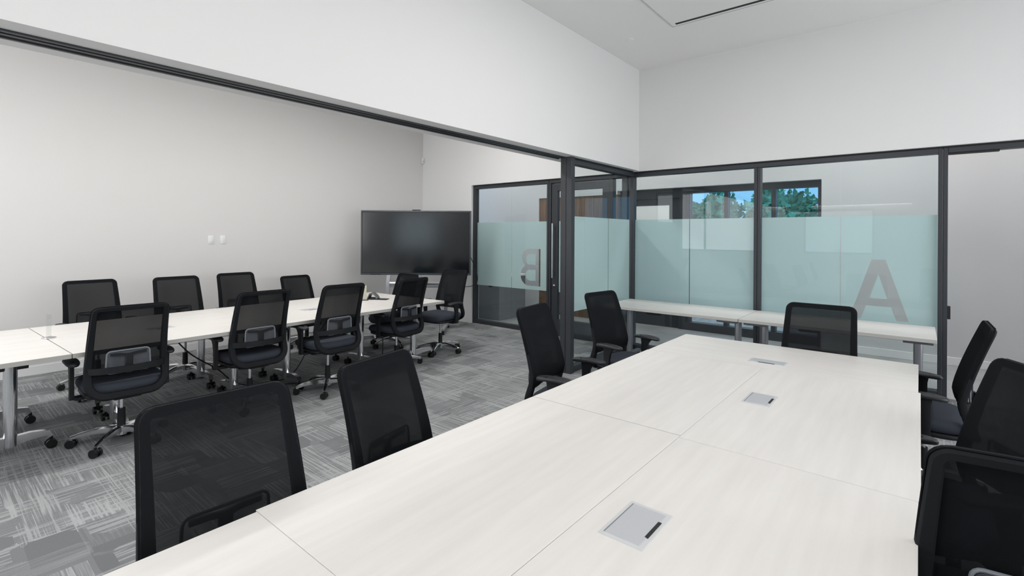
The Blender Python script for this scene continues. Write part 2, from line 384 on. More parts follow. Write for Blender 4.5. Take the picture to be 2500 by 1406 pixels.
dr = empty('door_frame', (0, 0, 0)); tag(dr, 'dark empty door frame at the right end of the glass front', 'door frame')
fmember('jamb', (.171, FY0, 0), (.205, FY1, 2.415), dr); fmember('jamb', (1.19, FY0, 0), (1.26, FY1, 2.415), dr)
fmember('frame_head', (.205, FY0, Z1), (1.19, FY1, 2.415), dr)
B((.205, FY0 + .01, Z1 - .014), (.56, FY1 - .02, Z1)).build('gasket', 'gap', dr, False)
MB().rbox((.205, FY0 + .004, .77), (.228, FY0 + .05, .895), .004).build('strike_plate', 'gap', dr, False)

# ------------------------------------------------------------------ storefront across the corridor, outdoors beyond
sf = empty('storefront_window', (0, 0, 0)); tag(sf, 'dark-framed blue-tinted outside window beyond the corridor', 'window')
YS = YC + .2
def sm(name, x0, x1, z0, z1, dy=.06): return B((x0, YS - dy, z0), (x1, YS + dy, z1)).build(name, 'frame', sf, False)
sm('sill', -3.0, -1.06, 0, .13, .08); sm('header', -3.0, -1.06, 2.27, 2.36, .08)
for x in (-3.0, -2.40, -1.72, -1.12): sm('mullion', x, x + .06, .13, 2.27)
for x0, x1 in ((-2.94, -2.40), (-2.34, -1.72), (-1.66, -1.12)):
    B((x0, YS - .006, .80), (x1, YS + .006, 2.27)).build('glass_pane', 'bluegl', sf, False)
    B((x0, YS - .006, .13), (x1, YS + .006, .74)).build('glass_pane', 'glass', sf, False)
    sm('transom', x0, x1, .74, .80)
ed = empty('entrance_door', (0, 0, 0)); tag(ed, 'dark outside door with a pale panel, seen through the corner glass', 'door')
for x0, x1 in ((-4.2, -4.05), (-3.12, -3.0)): B((x0, YS - .08, 0), (x1, YS + .08, 2.36)).build('door_jamb', 'frame', ed, False)
B((-4.05, YS - .08, 2.2), (-3.12, YS + .08, 2.36)).build('door_head', 'frame', ed, False)
B((-4.05, YS - .04, 0), (-3.12, YS + .04, 2.2)).build('door_leaf', 'frame', ed, False)
B((-3.92, YS - .048, 1.3), (-3.30, YS - .04, 2.08)).build('pale_panel', 'white', ed, False)
wd = empty('wood_wall_panel', (0, 0, 0)); tag(wd, 'brown wood panelling on the far corridor wall, seen through the door glass', 'panel')
for k in range(7):
    x0 = -5.95 + k * .25; B((x0 + .002, YC + .02 + .004 * (k % 2), 0), (x0 + .248, YC + .3, 2.30)).build('board', 'wood', wd, False)
ct = empty('counter', (0, 0, 0)); tag(ct, 'grey counter in the corridor behind the letter B glass', 'counter')
B((-7.6, 6.75, 0), (-5.88, 7.52, .78)).build('body', 'cabin', ct, False)
B((-7.62, 6.72, .78), (-5.86, 7.54, .81)).build('counter_top', 'white', ct, False)
B((-6.13, 6.738, .60), (-6.05, 6.75, .635)).build('socket', 'gap', ct, False)
struct('ground_outside', B((-30, 8.35, -.3), (25, 60, -.06)), 'stone', 'pale stone ground outside')
lw = empty('garden_wall', (0, 0, 0)); tag(lw, 'low pale stone wall outside the blue-tinted window', 'wall')
for r_ in range(3):
    for k in range(14):
        x0 = -8 + k * .72 + (.36 if r_ % 2 else 0); j = random.uniform(0, .04)
        MB().rbox((x0 + .006, 11 - j, -.06 + r_ * .17), (x0 + .714, 11.3, .105 + r_ * .17), .012, 1).build('stone', 'stone', lw, False)
def tree(x, y, h, w, label):
    rnd = random.Random(int(x * 10 + y)); o = empty('tree', (x, y, -.06)); tag(o, label, 'tree', 'trees outside the blue-tinted window')
    MB().cyl((0, 0, 0), (0, 0, h * .7), .12, .05, 8).build('trunk', 'bark', o)
    mb = MB(); blobs = [(rnd.uniform(-w, w) * .6, rnd.uniform(-w, w) * .5, h * rnd.uniform(.12, .86), w * rnd.uniform(.32, .6)) for _ in range(20)]
    for bx, by, bz, br in blobs:
        for _ in range(170):
            a = rnd.uniform(0, 2 * pi); ct_ = rnd.uniform(-1, 1); st = math.sqrt(1 - ct_ * ct_); q = br * rnd.uniform(.55, 1.08)
            c = Vector((bx + q * st * cos(a), by + q * st * sin(a), bz + q * ct_)); e = rnd.uniform(.08, .2)
            u = Vector((rnd.uniform(-1, 1), rnd.uniform(-1, 1), rnd.uniform(-1, 1))).normalized(); w_ = u.orthogonal().normalized()
            mb.add([c - u * e, c + w_ * e * .6, c + u * e, c - w_ * e * .6], [(0, 1, 2, 3)])
    f = mb.build('foliage', 'leaf', o, False); f['kind'] = 'stuff'
for x, y, h_, w, lb in [(-15.2, 24, 3.7, 1.5, 'leftmost'), (-12.2, 24, 3.3, 1.5, 'second from left'), (-9.3, 21, 3.0, 1.3, 'third from left'), (-6.7, 21, 3.3, 1.3, 'fourth from left'), (-4.1, 21, 2.9, 1.3, 'right of the middle'), (-1.6, 21, 3.2, 1.2, 'rightmost'), (-10.8, 27, 4.2, 1.4, 'tall one behind on the left'), (-8.0, 27, 3.6, 1.35, 'behind the middle'), (-5.2, 27, 4.0, 1.35, 'tall one behind on the right')]:
    tree(x, y, h_ * 1.1, w, 'leafy green tree beyond the blue-tinted outside window, ' + lb)

# ------------------------------------------------------------------ lamps
def lamp(name, label, loc, L, along, watts, tgt, group=None, w=.07):
    o = empty(name, loc); tag(o, label, 'lamp', group)
    hx, hy = (L / 2, w / 2) if along == 'x' else (w / 2, L / 2)
    B((-hx, -hy, .0), (hx, hy, .05)).build('housing', 'trim', o, False)
    B((-hx + .005, -hy + .005, -.006), (hx - .005, hy - .005, 0)).build('diffuser', 'led', o, False)
    a = area('lamp_light', (0, 0, -.02), (0, 0, -1), 2 * hx, 2 * hy, watts, (1, .985, .96)); a.parent = o
    return o
lamp('unseen_ceiling_lamp', 'unseen long ceiling lamp over the table in the far room', (-4.9, 3.1, ZC - .051), 4.4, 'y', 36, None, w=.20)  # unseen lamp, inferred from the bright side wall
lamp('unseen_ceiling_lamp', 'unseen added long ceiling lamp at the back of the far room', (-5.0, -1.6, ZC - .051), 2.4, 'y', 38, None, w=.20)  # unseen lamp added as fill from the back of the room
lamp('unseen_ceiling_lamp', 'unseen added long ceiling lamp above the near half of the near table', (-.6, -1.0, ZC - .051), 2.6, 'y', 30, None, w=.20)  # unseen lamp added to brighten the near room
lamp('unseen_ceiling_lamp', 'unseen added long ceiling lamp above the far half of the near table', (-.9, 3.0, ZC - .051), 2.6, 'y', 14, None, w=.20)  # unseen lamp added to even out light towards the front
for x, w_, lb in ((-6.6, 2, 'leftmost, over the grey counter'), (-3.6, 3.5, 'before the dark outside door'), (-.6, 5.5, 'before the blue-tinted window'), (2.2, 6, 'rightmost, past the door frame')):
    lamp('corridor_lamp', 'linear corridor ceiling lamp behind the glass, ' + lb, (x, 7.25, 3.749), 2.0, 'x', w_, None, 'corridor lamps', w=.3)
# linear wall lamp on the rear wall, mirrored as a bright line in the glass
for x0, x1, lb in ((-2.3, -.15, 'long one above the stand-in rear window'), (-3.45, -2.9, 'short one')):
    o = empty('wall_lamp', ((x0 + x1) / 2, YR + .001, 2.40)); tag(o, 'thin linear wall lamp on the wall behind the camera, ' + lb, 'lamp', 'linear wall lamps')
    hx = (x1 - x0) / 2
    B((-hx, 0, 0), (hx, .06, .03)).build('housing', 'trim', o, False); B((-hx, .004, -.008), (hx, .056, 0)).build('diffuser', 'led', o, False)

# ------------------------------------------------------------------ ceiling fittings
cp = empty('ceiling_panel', (-2.06, 5.18, ZC)); tag(cp, 'white square ceiling panel with a black air slot', 'vent')
def strip(n, a, b, m): return B(a, b).build(n, m, cp, False)
MB().rbox((.012, -1.75, -.004), (2.6, -.012, 0), .002, 1).build('panel', 'ceil', cp, False)
strip('edge_joint', (0, -1.75, -.006), (.008, 0, 0), 'outrim'); strip('edge_joint', (.008, -.008, -.006), (2.6, 0, 0), 'outrim')
strip('air_slot', (.06, -.085, -.007), (2.5, -.05, -.004), 'gap')
sp = MB().cyl((-2.57, 5.21, ZC - .004), (-2.57, 5.21, ZC), .045, n=24).cyl((-2.57, 5.21, ZC - .008), (-2.57, 5.21, ZC - .004), .038, n=24).build('sprinkler_cover', 'ceil'); tag(sp, 'small round white sprinkler cover on the ceiling', 'sprinkler')
# ------------------------------------------------------------------ wall fittings
for y, lb in ((2.555, 'white wall switch plate on the warm grey wall, left of the pair'), (2.705, 'white wall switch plate on the warm grey wall, right of the pair')):
    o = empty('wall_switch', (XL, y, 1.468)); tag(o, lb, 'switch', 'switch plates')
    MB().rbox((0, -.036, -.058), (.007, .036, .058), .003).build('plate', 'trim', o)
    MB().rbox((.007, -.017, -.034), (.011, .017, .034), .002).build('rocker', 'trim', o)
o = empty('motion_sensor', (XL + .0, YW, 2.98)); tag(o, 'small white motion sensor high in the wall corner above the display', 'sensor')
MB().rbox((.002, -.05, -.06), (.05, -.002, .06), .012).build('housing', 'trim', o); MB().rbox((.046, -.046, -.03), (.056, -.012, .0), .004).build('lens', 'outrim', o)

# ------------------------------------------------------------------ tables
TZ = .722
def outlet_parts(parent, x, y, sx, sy, slot_side):
    o = MB().rbox((x - sx / 2, y - sy / 2, TZ - .004), (x + sx / 2, y + sy / 2, TZ + .0018), .0012, 1).build('power_flap', 'outrim', parent, False)
    i = .014
    MB().rbox((x - sx / 2 + i, y - sy / 2 + i, TZ), (x + sx / 2 - i, y + sy / 2 - i, TZ + .0032), .001, 1).build('lid', 'outlet', o, False)
    if slot_side == 'x': a, b = (x + sx / 2 - i - .006, y - sy * .22), (x + sx / 2 - i + .004, y + sy * .22); c, d_ = (x - sx / 2 + i - .003, y - sy / 2 + i), (x - sx / 2 + i + .001, y + sy / 2 - i)
    else: a, b = (x - sx * .22, y - sy / 2 + i - .004), (x + sx * .22, y - sy / 2 + i + .006); c, d_ = (x - sx / 2 + i, y + sy / 2 - i - .001), (x + sx / 2 - i, y + sy / 2 - i + .003)
    B((*a, TZ), (*b, TZ + .0036)).build('cable_slot', 'gap', o, False); B((*c, TZ), (*d_, TZ + .0030)).build('hinge_line', 'silver', o, False)
def tee_leg(parent, x, y, along, L=.60):
    """chrome column with a T-foot on casters"""
    lg = MB().cyl((x, y, .075), (x, y, .675), .037, n=24)
    ax = Vector((1, 0, 0)) if along == 'x' else Vector((0, 1, 0))
    for sg in (-1, 1):
        pts = [Vector((x, y, .115)) + ax * (sg * .02), Vector((x, y, .125)) + ax * (sg * L * .25), Vector((x, y, .118)) + ax * (sg * L * .46), Vector((x, y, .085)) + ax * (sg * L * .5)]
        hh = [.038, .030, .022, .018]
        lg.sweep(pts, lambda i: [(-.020, -hh[i]), (.020, -hh[i]), (.020, hh[i] * .7), (-.020, hh[i] * .7)], (0, 0, 1) if True else None)
    l = lg.build('leg', 'chrome', parent)
    for sg in (-1, 1):
        q = Vector((x, y, 0)) + ax * (sg * L * .5); p2 = Vector((ax.y, ax.x, 0))
        MB().cyl(q + p2 * .012 + Vector((0, 0, .032)), q + p2 * .030 + Vector((0, 0, .032)), .032, n=16).cyl(q - p2 * .030 + Vector((0, 0, .032)), q - p2 * .012 + Vector((0, 0, .032)), .032, n=16).cyl(q + Vector((0, 0, .03)), q + Vector((0, 0, .085)), .012, n=10).build('caster', 'wheel', l)
    hx, hy = (.24, .04) if along == 'x' else (.04, .24)
    MB().rbox((x - hx, y - hy, .675), (x + hx, y + hy, TZ - .032), .006, 1).build('top_bracket', 'plast', parent, False)
def table(label, loc, rz, sx, sy, m, group, outlet=None, legs='y', lx=.5, ly=.16):
    """origin at one corner on the floor; sx by sy top"""
    t = empty('folding_table', (loc[0], loc[1], 0), rz); tag(t, label, 'table', group)
    MB().rbox((.0003, .0003, TZ - .032), (sx - .0003, sy - .0003, TZ - .0012), .0008, 1).build('edge_band', 'edge', t, False)
    MB().rbox((.0003, .0003, TZ - .003), (sx - .0003, sy - .0003, TZ), .0008, 1).build('table_top', m, t, False)
    if legs == 'y':
        ax_ = 'y' if lx == .5 and ly == .25 else 'x'
        tee_leg(t, sx * lx, ly, ax_, .42 if ax_ == 'y' else .5); tee_leg(t, sx * lx, sy - .25 if ax_ == 'y' else sy - .16, ax_, .42 if ax_ == 'y' else .5)
        MB().rbox((sx * lx - .02, ly, .60), (sx * lx + .02, sy - .16, .64), .004, 1).build('stretcher', 'plast', t, False)
    else:
        tee_leg(t, .16, sy / 2, 'y'); tee_leg(t, sx - .16, sy / 2, 'y')
        MB().rbox((.16, sy / 2 - .02, .60), (sx - .16, sy / 2 + .02, .64), .004, 1).build('stretcher', 'plast', t, False)
    if outlet: outlet_parts(t, *outlet)
    return t
GA = 'near conference table'
W2 = .762
table('table section at the far end of the near table, turned crosswise', (-1.527, 3.418), 0, 1.524, W2 - .01, 'topx', GA, (.755, .175, .222, .118, 'y'), 'x')
table('right-hand table section of the near table with the farther square power flap', (-.7622, 2.006), 0, W2 + .007, 1.411, 'top', GA, (.138, .735, .132, .205, 'x'))
table('right-hand table section of the near table with the nearest square power flap', (-.762, .60), 0, W2, 1.404, 'top', GA, (.138, .722, .132, .212, 'x'))
table('left-hand table section of the near table, next to the crosswise end section', (-1.531, 2.03), 0, .7685, 1.384, 'top', GA)
table('left-hand table section of the near table, in the middle of the row', (-1.531, .652), 0, .7685, 1.374, 'top', GA)
table('left-hand table section nearest the camera, cut by the bottom of the photo', (-1.519, -.742), 0, W2 - .006, 1.3935, 'top', GA)
table('right-hand table section below the camera, at the bottom of the photo', (-.762, -.81), 0, W2, 1.405, 'top', GA)
GB = 'long table in the far room'
TB = Matrix.Translation((-4.452, .34, 0)) @ Matrix.Rotation(R(2.25), 4, 'Z')
def tb(label, x, y, sx, sy, m, outlet=None, legs='y', lx=.38, ly=.35):
    p = TB @ Vector((x, y - .34, 0)); table(label, p, R(2.25), sx, sy, m, GB, outlet, legs, lx, ly)
WB = .745
tb('crosswise end section of the long far-room table, by the display', -1.49, 3.50, 1.488, .745, 'topx', None, 'x')
tb('middle section of the far-room table on the opening side, with the farther power strip', -.744, 2.094, WB, 1.402, 'top', (.13, .70, .125, .2, 'x'))
tb('middle section of the far-room table on the opening side, with the nearer power strip', -.744, .688, WB, 1.402, 'top', (.13, .70, .125, .2, 'x'))
tb('middle section of the far-room table on the wall side, farther one', -1.49, 2.094, WB, 1.402, 'top')
tb('middle section of the far-room table on the wall side, nearer one', -1.49, .688, WB, 1.402, 'top')
tb('opening-side section of the far-room table cut by the left edge of the photo', -.744, -.72, WB, 1.402, 'top', None, 'y', .5, .25)
tb('wall-side section of the far-room table cut by the left edge of the photo', -1.49, -.72, WB, 1.402, 'top', None, 'y', .5, .25)
def side_table(label, x0, x1):
    y0, y1 = 5.27, 6.03
    t = empty('side_table', (x0, y0, 0)); tag(t, label, 'table', 'narrow tables against the glass front')
    sx, sy = x1 - x0, y1 - y0
    MB().rbox((.001, 0, TZ - .032), (sx - .001, sy, TZ - .0012), .0015, 1).build('edge_band', 'edge', t, False)
    MB().rbox((.001, 0, TZ - .003), (sx - .001, sy, TZ), .0012, 1).build('table_top', 'topx', t, False)
    for x in (.14, sx - .12):
        MB().rbox((x - .034, sy * .62 - .028, .05), (x + .034, sy * .62 + .028, .665), .018, 3).build('leg', 'silver', t)
        MB().rbox((x - .10, .04, .665), (x + .10, sy - .05, TZ - .032), .004, 1).build('top_bracket', 'dsteel', t, False)
        f = MB().rbox((x - .03, .12, .055), (x + .03, sy - .02, .095), .012, 2).build('foot', 'silver', t)
        for yy in (.15, sy - .06):
            MB().cyl((x - .022, yy, .028), (x + .022, yy, .028), .028, n=14).build('caster', 'wheel', f)
    MB().rbox((.14, sy * .62 - .02, .615), (sx - .12, sy * .62 + .02, .65), .004, 1).build('stretcher', 'dsteel', t, False)
    MB().rbox((sx * .34, .10, TZ - .072), (sx * .34 + .17, .20, TZ - .032), .006, 1).build('cable_box', 'plast', t, False)
side_table('narrow pale table against the glass front, left one by the corner', -2.955, -1.408)
side_table('narrow pale table against the glass front, right one by the door frame', -1.404, .112)
# ------------------------------------------------------------------ office chair
def yp(z):
    if z >= .62: return -.165 - .135 * ((z - .62) / .44) ** 1.25
    return -.165 - .075 * ((.62 - z) / .22) ** 1.4
def hw(z): return .2235 + (.247 - .2235) * (1.06 - z) / .62
def outline(inset=0.0, n=7):
    """closed rounded outline of the backrest as (x, z)"""
    zt, zb, rt, rb = 1.06 - inset, .398 + inset, .045, .125
    C = [(hw(zt) - inset, zt, rt, 0), (-(hw(zt) - inset), zt, rt, 90), (-(hw(zb) - inset), zb, rb, 180), (hw(zb) - inset, zb, rb, 270)]
    pts = []
    for x, z, r, a0 in C:
        cx = x - math.copysign(r, x); cz = z - r if z > .7 else z + r
        for k in range(n + 1):
            a = R(a0 + 90 * k / n); pts.append((cx + r * cos(a), cz + r * sin(a)))
        if a0 in (90, 270):     # long sides: extra samples so the rail follows the curved profile
            pass
    out = []
    for i, p in enumerate(pts):
        q = pts[(i + 1) % len(pts)]; out.append(p); L = math.hypot(q[0] - p[0], q[1] - p[1])
        m = int(L / .05)
        for k in range(1, m): out.append((p[0] + (q[0] - p[0]) * k / m, p[1] + (q[1] - p[1]) * k / m))
    return out
def make_chair():
    c = empty('office_chair')
    # five-star base
    sb = MB().cyl((0, 0, .05), (0, 0, .115), .036, .033, 20)
    for k in range(5):
        a = 2 * pi * k / 5; u = Vector((cos(a), sin(a), 0))
        pts = [u * r + Vector((0, 0, z)) for r, z in ((.02, .098), (.09, .104), (.17, .098), (.24, .085), (.295, .070))]
        hs = [.030, .027, .021, .016, .013]; ws = [.019, .018, .016, .014, .013]
        sb.sweep(pts, lambda i: [(-ws[i], -hs[i]), (ws[i], -hs[i]), (ws[i], hs[i] * .3), (ws[i] * .45, hs[i] * .75), (-ws[i] * .45, hs[i] * .75), (-ws[i], hs[i] * .3)])
    base = sb.build('star_base', 'chrome', c)
    cm = MB()
    for s in (-1, 1):
        cm.cyl((0, s * .007, .030), (0, s * .027, .030), .030, n=18)
    cm.cyl((0, 0, .03), (0, 0, .07), .010, n=10).rbox((-.030, -.0065, .028), (.012, .0065, .058), .005, 1)
    for k in range(5):
        a = 2 * pi * k / 5
        w = cm.build('caster', 'wheel', base) if k == 0 else bpy.data.objects.new('caster', w.data)
        if k: col.objects.link(w); w.parent = base
        w.location = (.288 * cos(a), .288 * sin(a), 0); w.rotation_euler = (0, 0, a * 1.7 + .6 * k)
    MB().cyl((0, 0, .108), (0, 0, .245), .027, .024, 18).build('gas_lift_sleeve', 'plast', c)
    up = []
    up.append(MB().cyl((0, 0, .17), (0, 0, .405), .0135, n=14).build('gas_lift', 'chrome', c))
    up.append(MB().rbox((-.085, -.20, .375), (.085, .12, .412), .012, 2).rbox((.085, .03, .388), (.235, .045, .398), .003, 1).build('tilt_mechanism', 'plast', c))
    up.append(MB().pillow((0, .025, 0), .232, .228, .402, .432, 4.5, lip=.6).build('seat_pan', 'plast', c))
    st = MB().pillow((0, .03, 0), .247, .245, .424, .503, 4.2, 36, .95)
    st.v = [(x, y, z + .012 * (x / .25) ** 2 - .020 * max(0, (y - .12) / .155) ** 2) for x, y, z in st.v]
    up.append(st.build('seat', 'fabric', c))
    # back frame
    o = outline(); n = len(o); pts = []; wd = []
    for x, z in o: pts.append(Vector((x, yp(z), z)))
    cen = Vector((0, 0, .72)); fr = MB(); rings = []
    for i in range(n):
        t = (pts[(i + 1) % n] - pts[i - 1]).normalized(); z = pts[i].z
        dz = .01; sl = (yp(z + dz) - yp(z - dz)) / (2 * dz); nb = Vector((0, 1, -sl)).normalized()      # front-facing normal
        inn = t.cross(nb).normalized()
        if inn.dot(Vector((0, 0, .72)) - Vector((pts[i].x, 0, z))) < 0: inn = -inn
        f = min(1, max(0, (1.0 - z) / .5)); w = .034 + .016 * f; th = .014 + .005 * f
        sec = [(0, -th * .5), (.006, -th), (w - .006, -th), (w, -th * .5), (w, th * .5), (w - .005, th), (.005, th), (0, th * .5)]
        rings.append([pts[i] + inn * a + nb * b for a, b in sec])
    k = 8; vs_ = [p for r in rings for p in r]
    fr.add(vs_, [(i * k + q, i * k + (q + 1) % k, ((i + 1) % n) * k + (q + 1) % k, ((i + 1) % n) * k + q) for i in range(n) for q in range(k)])
    up.append(fr.build('back_frame', 'rail', c))
    # stretched mesh
    ZT, RT = 1.0615, .046
    zs_ = [ZT - RT * (1 - cos(R(a))) for a in (0, 25, 45, 62, 78, 90)] + [ZT - RT - (ZT - RT - .555) * k / 16 for k in range(1, 17)]
    us = [-1, -.97, -.88, -.78, -.6, -.4, -.2, 0, .2, .4, .6, .78, .88, .97, 1]; v_ = []
    for a, z in enumerate(zs_):
        dz_ = max(0, z - (ZT - RT)); wz = hw(z) + .0015 - (RT - math.sqrt(max(0, RT * RT - dz_ * dz_)))
        th = .014 + .005 * min(1, max(0, (1.0 - z) / .5)); top = min(1, max(0, (ZT - .04 - z) / .05)); top = top * top * (3 - 2 * top)
        row = []
        for u in us:
            m_ = min(1, max(0, (.80 - abs(u)) / .55)); m_ = m_ * m_ * (3 - 2 * m_); e_ = max(0, (abs(u) - .93) / .07)
            row.append((wz * u, yp(z) + th + .0030 - .016 * m_ * top - .004 * e_, z))
        v_ += [(row[0][0], yp(z) - th * .4, z)] + row + [(row[-1][0], yp(z) - th * .4, z)]
    NC = len(us) + 2; back0 = [(x, yp(ZT) - .008, ZT) for x, y, z in v_[:NC]]; v_ = back0 + v_
    up.append(MB().add(v_, [(a * NC + b, a * NC + b + 1, (a + 1) * NC + b + 1, (a + 1) * NC + b) for a in range(len(zs_)) for b in range(NC - 1)]).build('back_mesh', 'mesh', c, ang=60))
    # lumbar cross bar bowing out behind, spine and lumbar loop
    cb = [Vector((.225 * q, yp(.60) - .008 - .085 * (1 - q * q) ** .7, .605)) for q in [i / 8 - 1 for i in range(17)]]
    up.append(MB().sweep(cb, lambda i: [(-.006, -.022), (.006, -.022), (.006, .022), (-.006, .022)]).build('back_crossbar', 'plast', c))
    yl = yp(.66) - .034
    sp_ = MB().rbox((-.022, yl - .022, .565), (.022, yl - .008, .70), .005, 1)
    for s in (-1, 1): sp_.sweep([Vector((0, yl - .014, .695)), Vector((s * .05, yl - .012, .704)), Vector((s * .105, yl - .006, .708))], lambda i: [(-.006, -.009), (.006, -.009), (.006, .009), (-.006, .009)])
    lum = sp_.build('lumbar_spine', 'plast', c); up.append(lum)
    rr = []
    for cx, cz, a0 in ((.10, .705, 0), (-.10, .705, 90), (-.105, .60, 180), (.105, .60, 270)):
        for q in range(5): a = R(a0 + 22.5 * q); rr.append(Vector((cx + .025 * cos(a), yl, cz + .025 * sin(a))))
    lp = MB().tube(rr, .0055, 8, True, up=(0, 1, 0)).build('lumbar_loop', 'lumb', lum)
    pl = [Vector((p.x * .95, p.y, .655 + (p.z - .655) * .92)) for p in rr]; np_ = len(pl)
    MB().add([p + Vector((0, .004, 0)) for p in pl] + [p - Vector((0, .002, 0)) for p in pl], [tuple(range(np_)), tuple(range(2 * np_ - 1, np_ - 1, -1))] + [(i, (i + 1) % np_, np_ + (i + 1) % np_, np_ + i) for i in range(np_)]).build('lumbar_pad', M['lumbfilm'], lum, False)
    # arms
    for s in (-1, 1):
        ap = MB().sweep([Vector((s * .16, .0, .395)), Vector((s * .262, .0, .395)), Vector((s * .280, .0, .405))], lambda i: [(-.035, -.010), (.035, -.010), (.035, .010), (-.035, .010)])
        zs = [.392, .45, .54, .60, .635, .648]; wy = [.026, .024, .027, .034, .048, .062]; yc = [-.005, -.003, 0, .006, .012, .016]
        ap.sweep([Vector((s * (.283 + .004 * (z - .4)), y, z)) for z, y in zip(zs, yc)], lambda i: [(-.011, -wy[i]), (.011, -wy[i]), (.014, -wy[i] * .6), (.014, wy[i] * .6), (.011, wy[i]), (-.011, wy[i]), (-.014, wy[i] * .6), (-.014, -wy[i] * .6)], up=(0, 1, 0))
        arm = ap.build('arm_post', 'plast', c); up.append(arm)
        MB().pillow((s * .283, .022, 0), .042, .128, .643, .668, 3.0, 28, .8, bow=.010).build('arm_pad', 'pad', arm)
    for q in up: q['upper'] = 1
    return c
_nt = M['mesh'].node_tree; _lw = _nt.nodes.new('ShaderNodeLayerWeight'); _lw.inputs[0].default_value = .5
_a = _nt.nodes.new('ShaderNodeMath'); _a.operation = 'SUBTRACT'; _a.inputs[0].default_value = 1
_p = _nt.nodes.new('ShaderNodeMath'); _p.operation = 'POWER'; _p.inputs[1].default_value = 2.5
_m = _nt.nodes.new('ShaderNodeMath'); _m.operation = 'MULTIPLY'; _m.inputs[1].default_value = .075
_nt.links.new(_lw.outputs['Facing'], _a.inputs[1]); _nt.links.new(_a.outputs[0], _p.inputs[0]); _nt.links.new(_p.outputs[0], _m.inputs[0])
_nt.links.new(_m.outputs[0], [n for n in _nt.nodes if n.type == 'MIX_SHADER'][-1].inputs[0])
M['lumbfilm'] = sheer('grey_translucent_pad', (.26, .28, .32), .8)
proto = make_chair()
GRB, GRW, GRA = 'chairs at the far-room table with their backs to the opening', 'chairs at the far-room table along the wall', 'chairs around the near table'
chairs = [  # x, y, facing, top height, base spin, label, group
    (-4.60, .985, 89, 1.042, 20, 'black mesh office chair nearest the left edge, its back to the opening', GRB),
    (-4.67, 1.93, 91, 1.057, 65, 'second black mesh office chair from the left, back to the opening', GRB),
    (-4.55, 2.625, 91, 1.072, 12, 'third black mesh office chair from the left, back to the opening', GRB),
    (-4.76, 3.62, 97, 1.053, 40, 'slightly turned black mesh chair in front of the display, back to the opening', GRB),
    (-6.52, 1.20, -87, 1.048, 0, 'black mesh office chair along the warm grey wall, leftmost, facing the opening', GRW),
    (-6.23, 1.895, -89, 1.060, 30, 'black mesh office chair along the wall, second from left, below the switch plates', GRW),
    (-6.54, 2.65, -88, 1.046, 50, 'black mesh office chair along the wall, third from left', GRW),
    (-6.62, 3.50, -84, .957, 10, 'lowest black mesh office chair along the wall, left of the display', GRW),
    (-5.72, 4.27, 180, .985, 25, 'black mesh office chair at the table end, half hidden in front of the display', GRW),
    (-4.93, 4.47, 184, 1.071, 33, 'black mesh chair at the far table end, between display and glass front', GRW),
    (-1.485, .627, -92, 1.022, 15, 'large black mesh office chair in the foreground, left side of the near table', GRA),
    (-1.63, 1.40, -79, .987, 40, 'black office chair on the left of the near table, second from the camera', GRA),
    (-1.83, 2.84, -81, 1.050, 55, 'black office chair on the left of the near table, in front of the dark post', GRA),
    (-1.985, 3.99, -98, 1.033, 5, 'black office chair left of the near table, before the end glass panel', GRA),
    (-.575, 4.02, 179, 1.046, 20, 'black mesh office chair at the far head of the near table, before the glass front', GRA),
    (.02, 4.02, 91, 1.04, 0, 'black office chair seen edge-on right of the near table, by the door frame', GRA),
    (.11, 2.69, 119, 1.03, 30, 'middle black mesh chair right of the near table, cut by the photo edge', GRA),
    (.2, 1.96, 8, 1.03, 10, 'black mesh office chair in the bottom right corner, seen from behind', GRA),
]
for i, (x, y, rz, zt, spin, lb, gr) in enumerate(chairs):
    c = proto if i == 0 else copy_tree(proto)
    c.location = (x, y, 0); c.rotation_euler = (0, 0, R(rz)); tag(c, lb, 'chair', gr)
    chairs[i] = c
for c, spec in zip(chairs, [(1.042, 14), (1.057, 23), (1.072, 17), (1.053, 40), (1.048, 0), (1.060, 30), (1.046, 50), (.957, 10), (.985, 25), (1.071, 44), (1.022, 15), (.987, 40), (1.050, 55), (1.033, 5), (1.046, 20), (1.04, 0), (1.03, 30), (1.03, 10)]):
    for ch in c.children:
        if 'upper' in ch.keys(): ch.location.z = spec[0] - 1.06
        if ch.name.startswith('star_base'): ch.rotation_euler.z = R(spec[1])
for o in bpy.data.objects:
    if 'upper' in o.keys(): del o['upper']

# ------------------------------------------------------------------ display on its stand
dp = empty('interactive_display', (-6.21, 5.10, 0), R(39.6)); tag(dp, 'large black flat display screen with grey bezel in the room corner', 'display')
hw_, zb, zt = .879, .909, 1.939
MB().rbox((-hw_, -.03, zb), (hw_, .05, zt), .008, 2).build('casing', 'bezel', dp)
B((-hw_ + .018, -.0315, zb + .030), (hw_ - .018, -.029, zt - .020)).build('inner_bezel', 'gap', dp, False)
B((-hw_ + .030, -.0325, zb + .040), (hw_ - .030, -.031, zt - .032)).build('screen', 'screen', dp, False)
MB().rbox((-.065, -.01, zt), (.065, .04, zt + .014), .006, 2).build('camera_bar', 'plast', dp)
B((-.72, -.034, zb + .004), (-.56, -.029, zb + .016)).build('port_cover', 'gap', dp, False)
ds = empty('display_stand', (-6.21 - .085 * sin(R(39.6)), 5.10 + .085 * cos(R(39.6)), 0), R(39.6)); tag(ds, 'silver wheeled floor stand under the large display', 'stand')
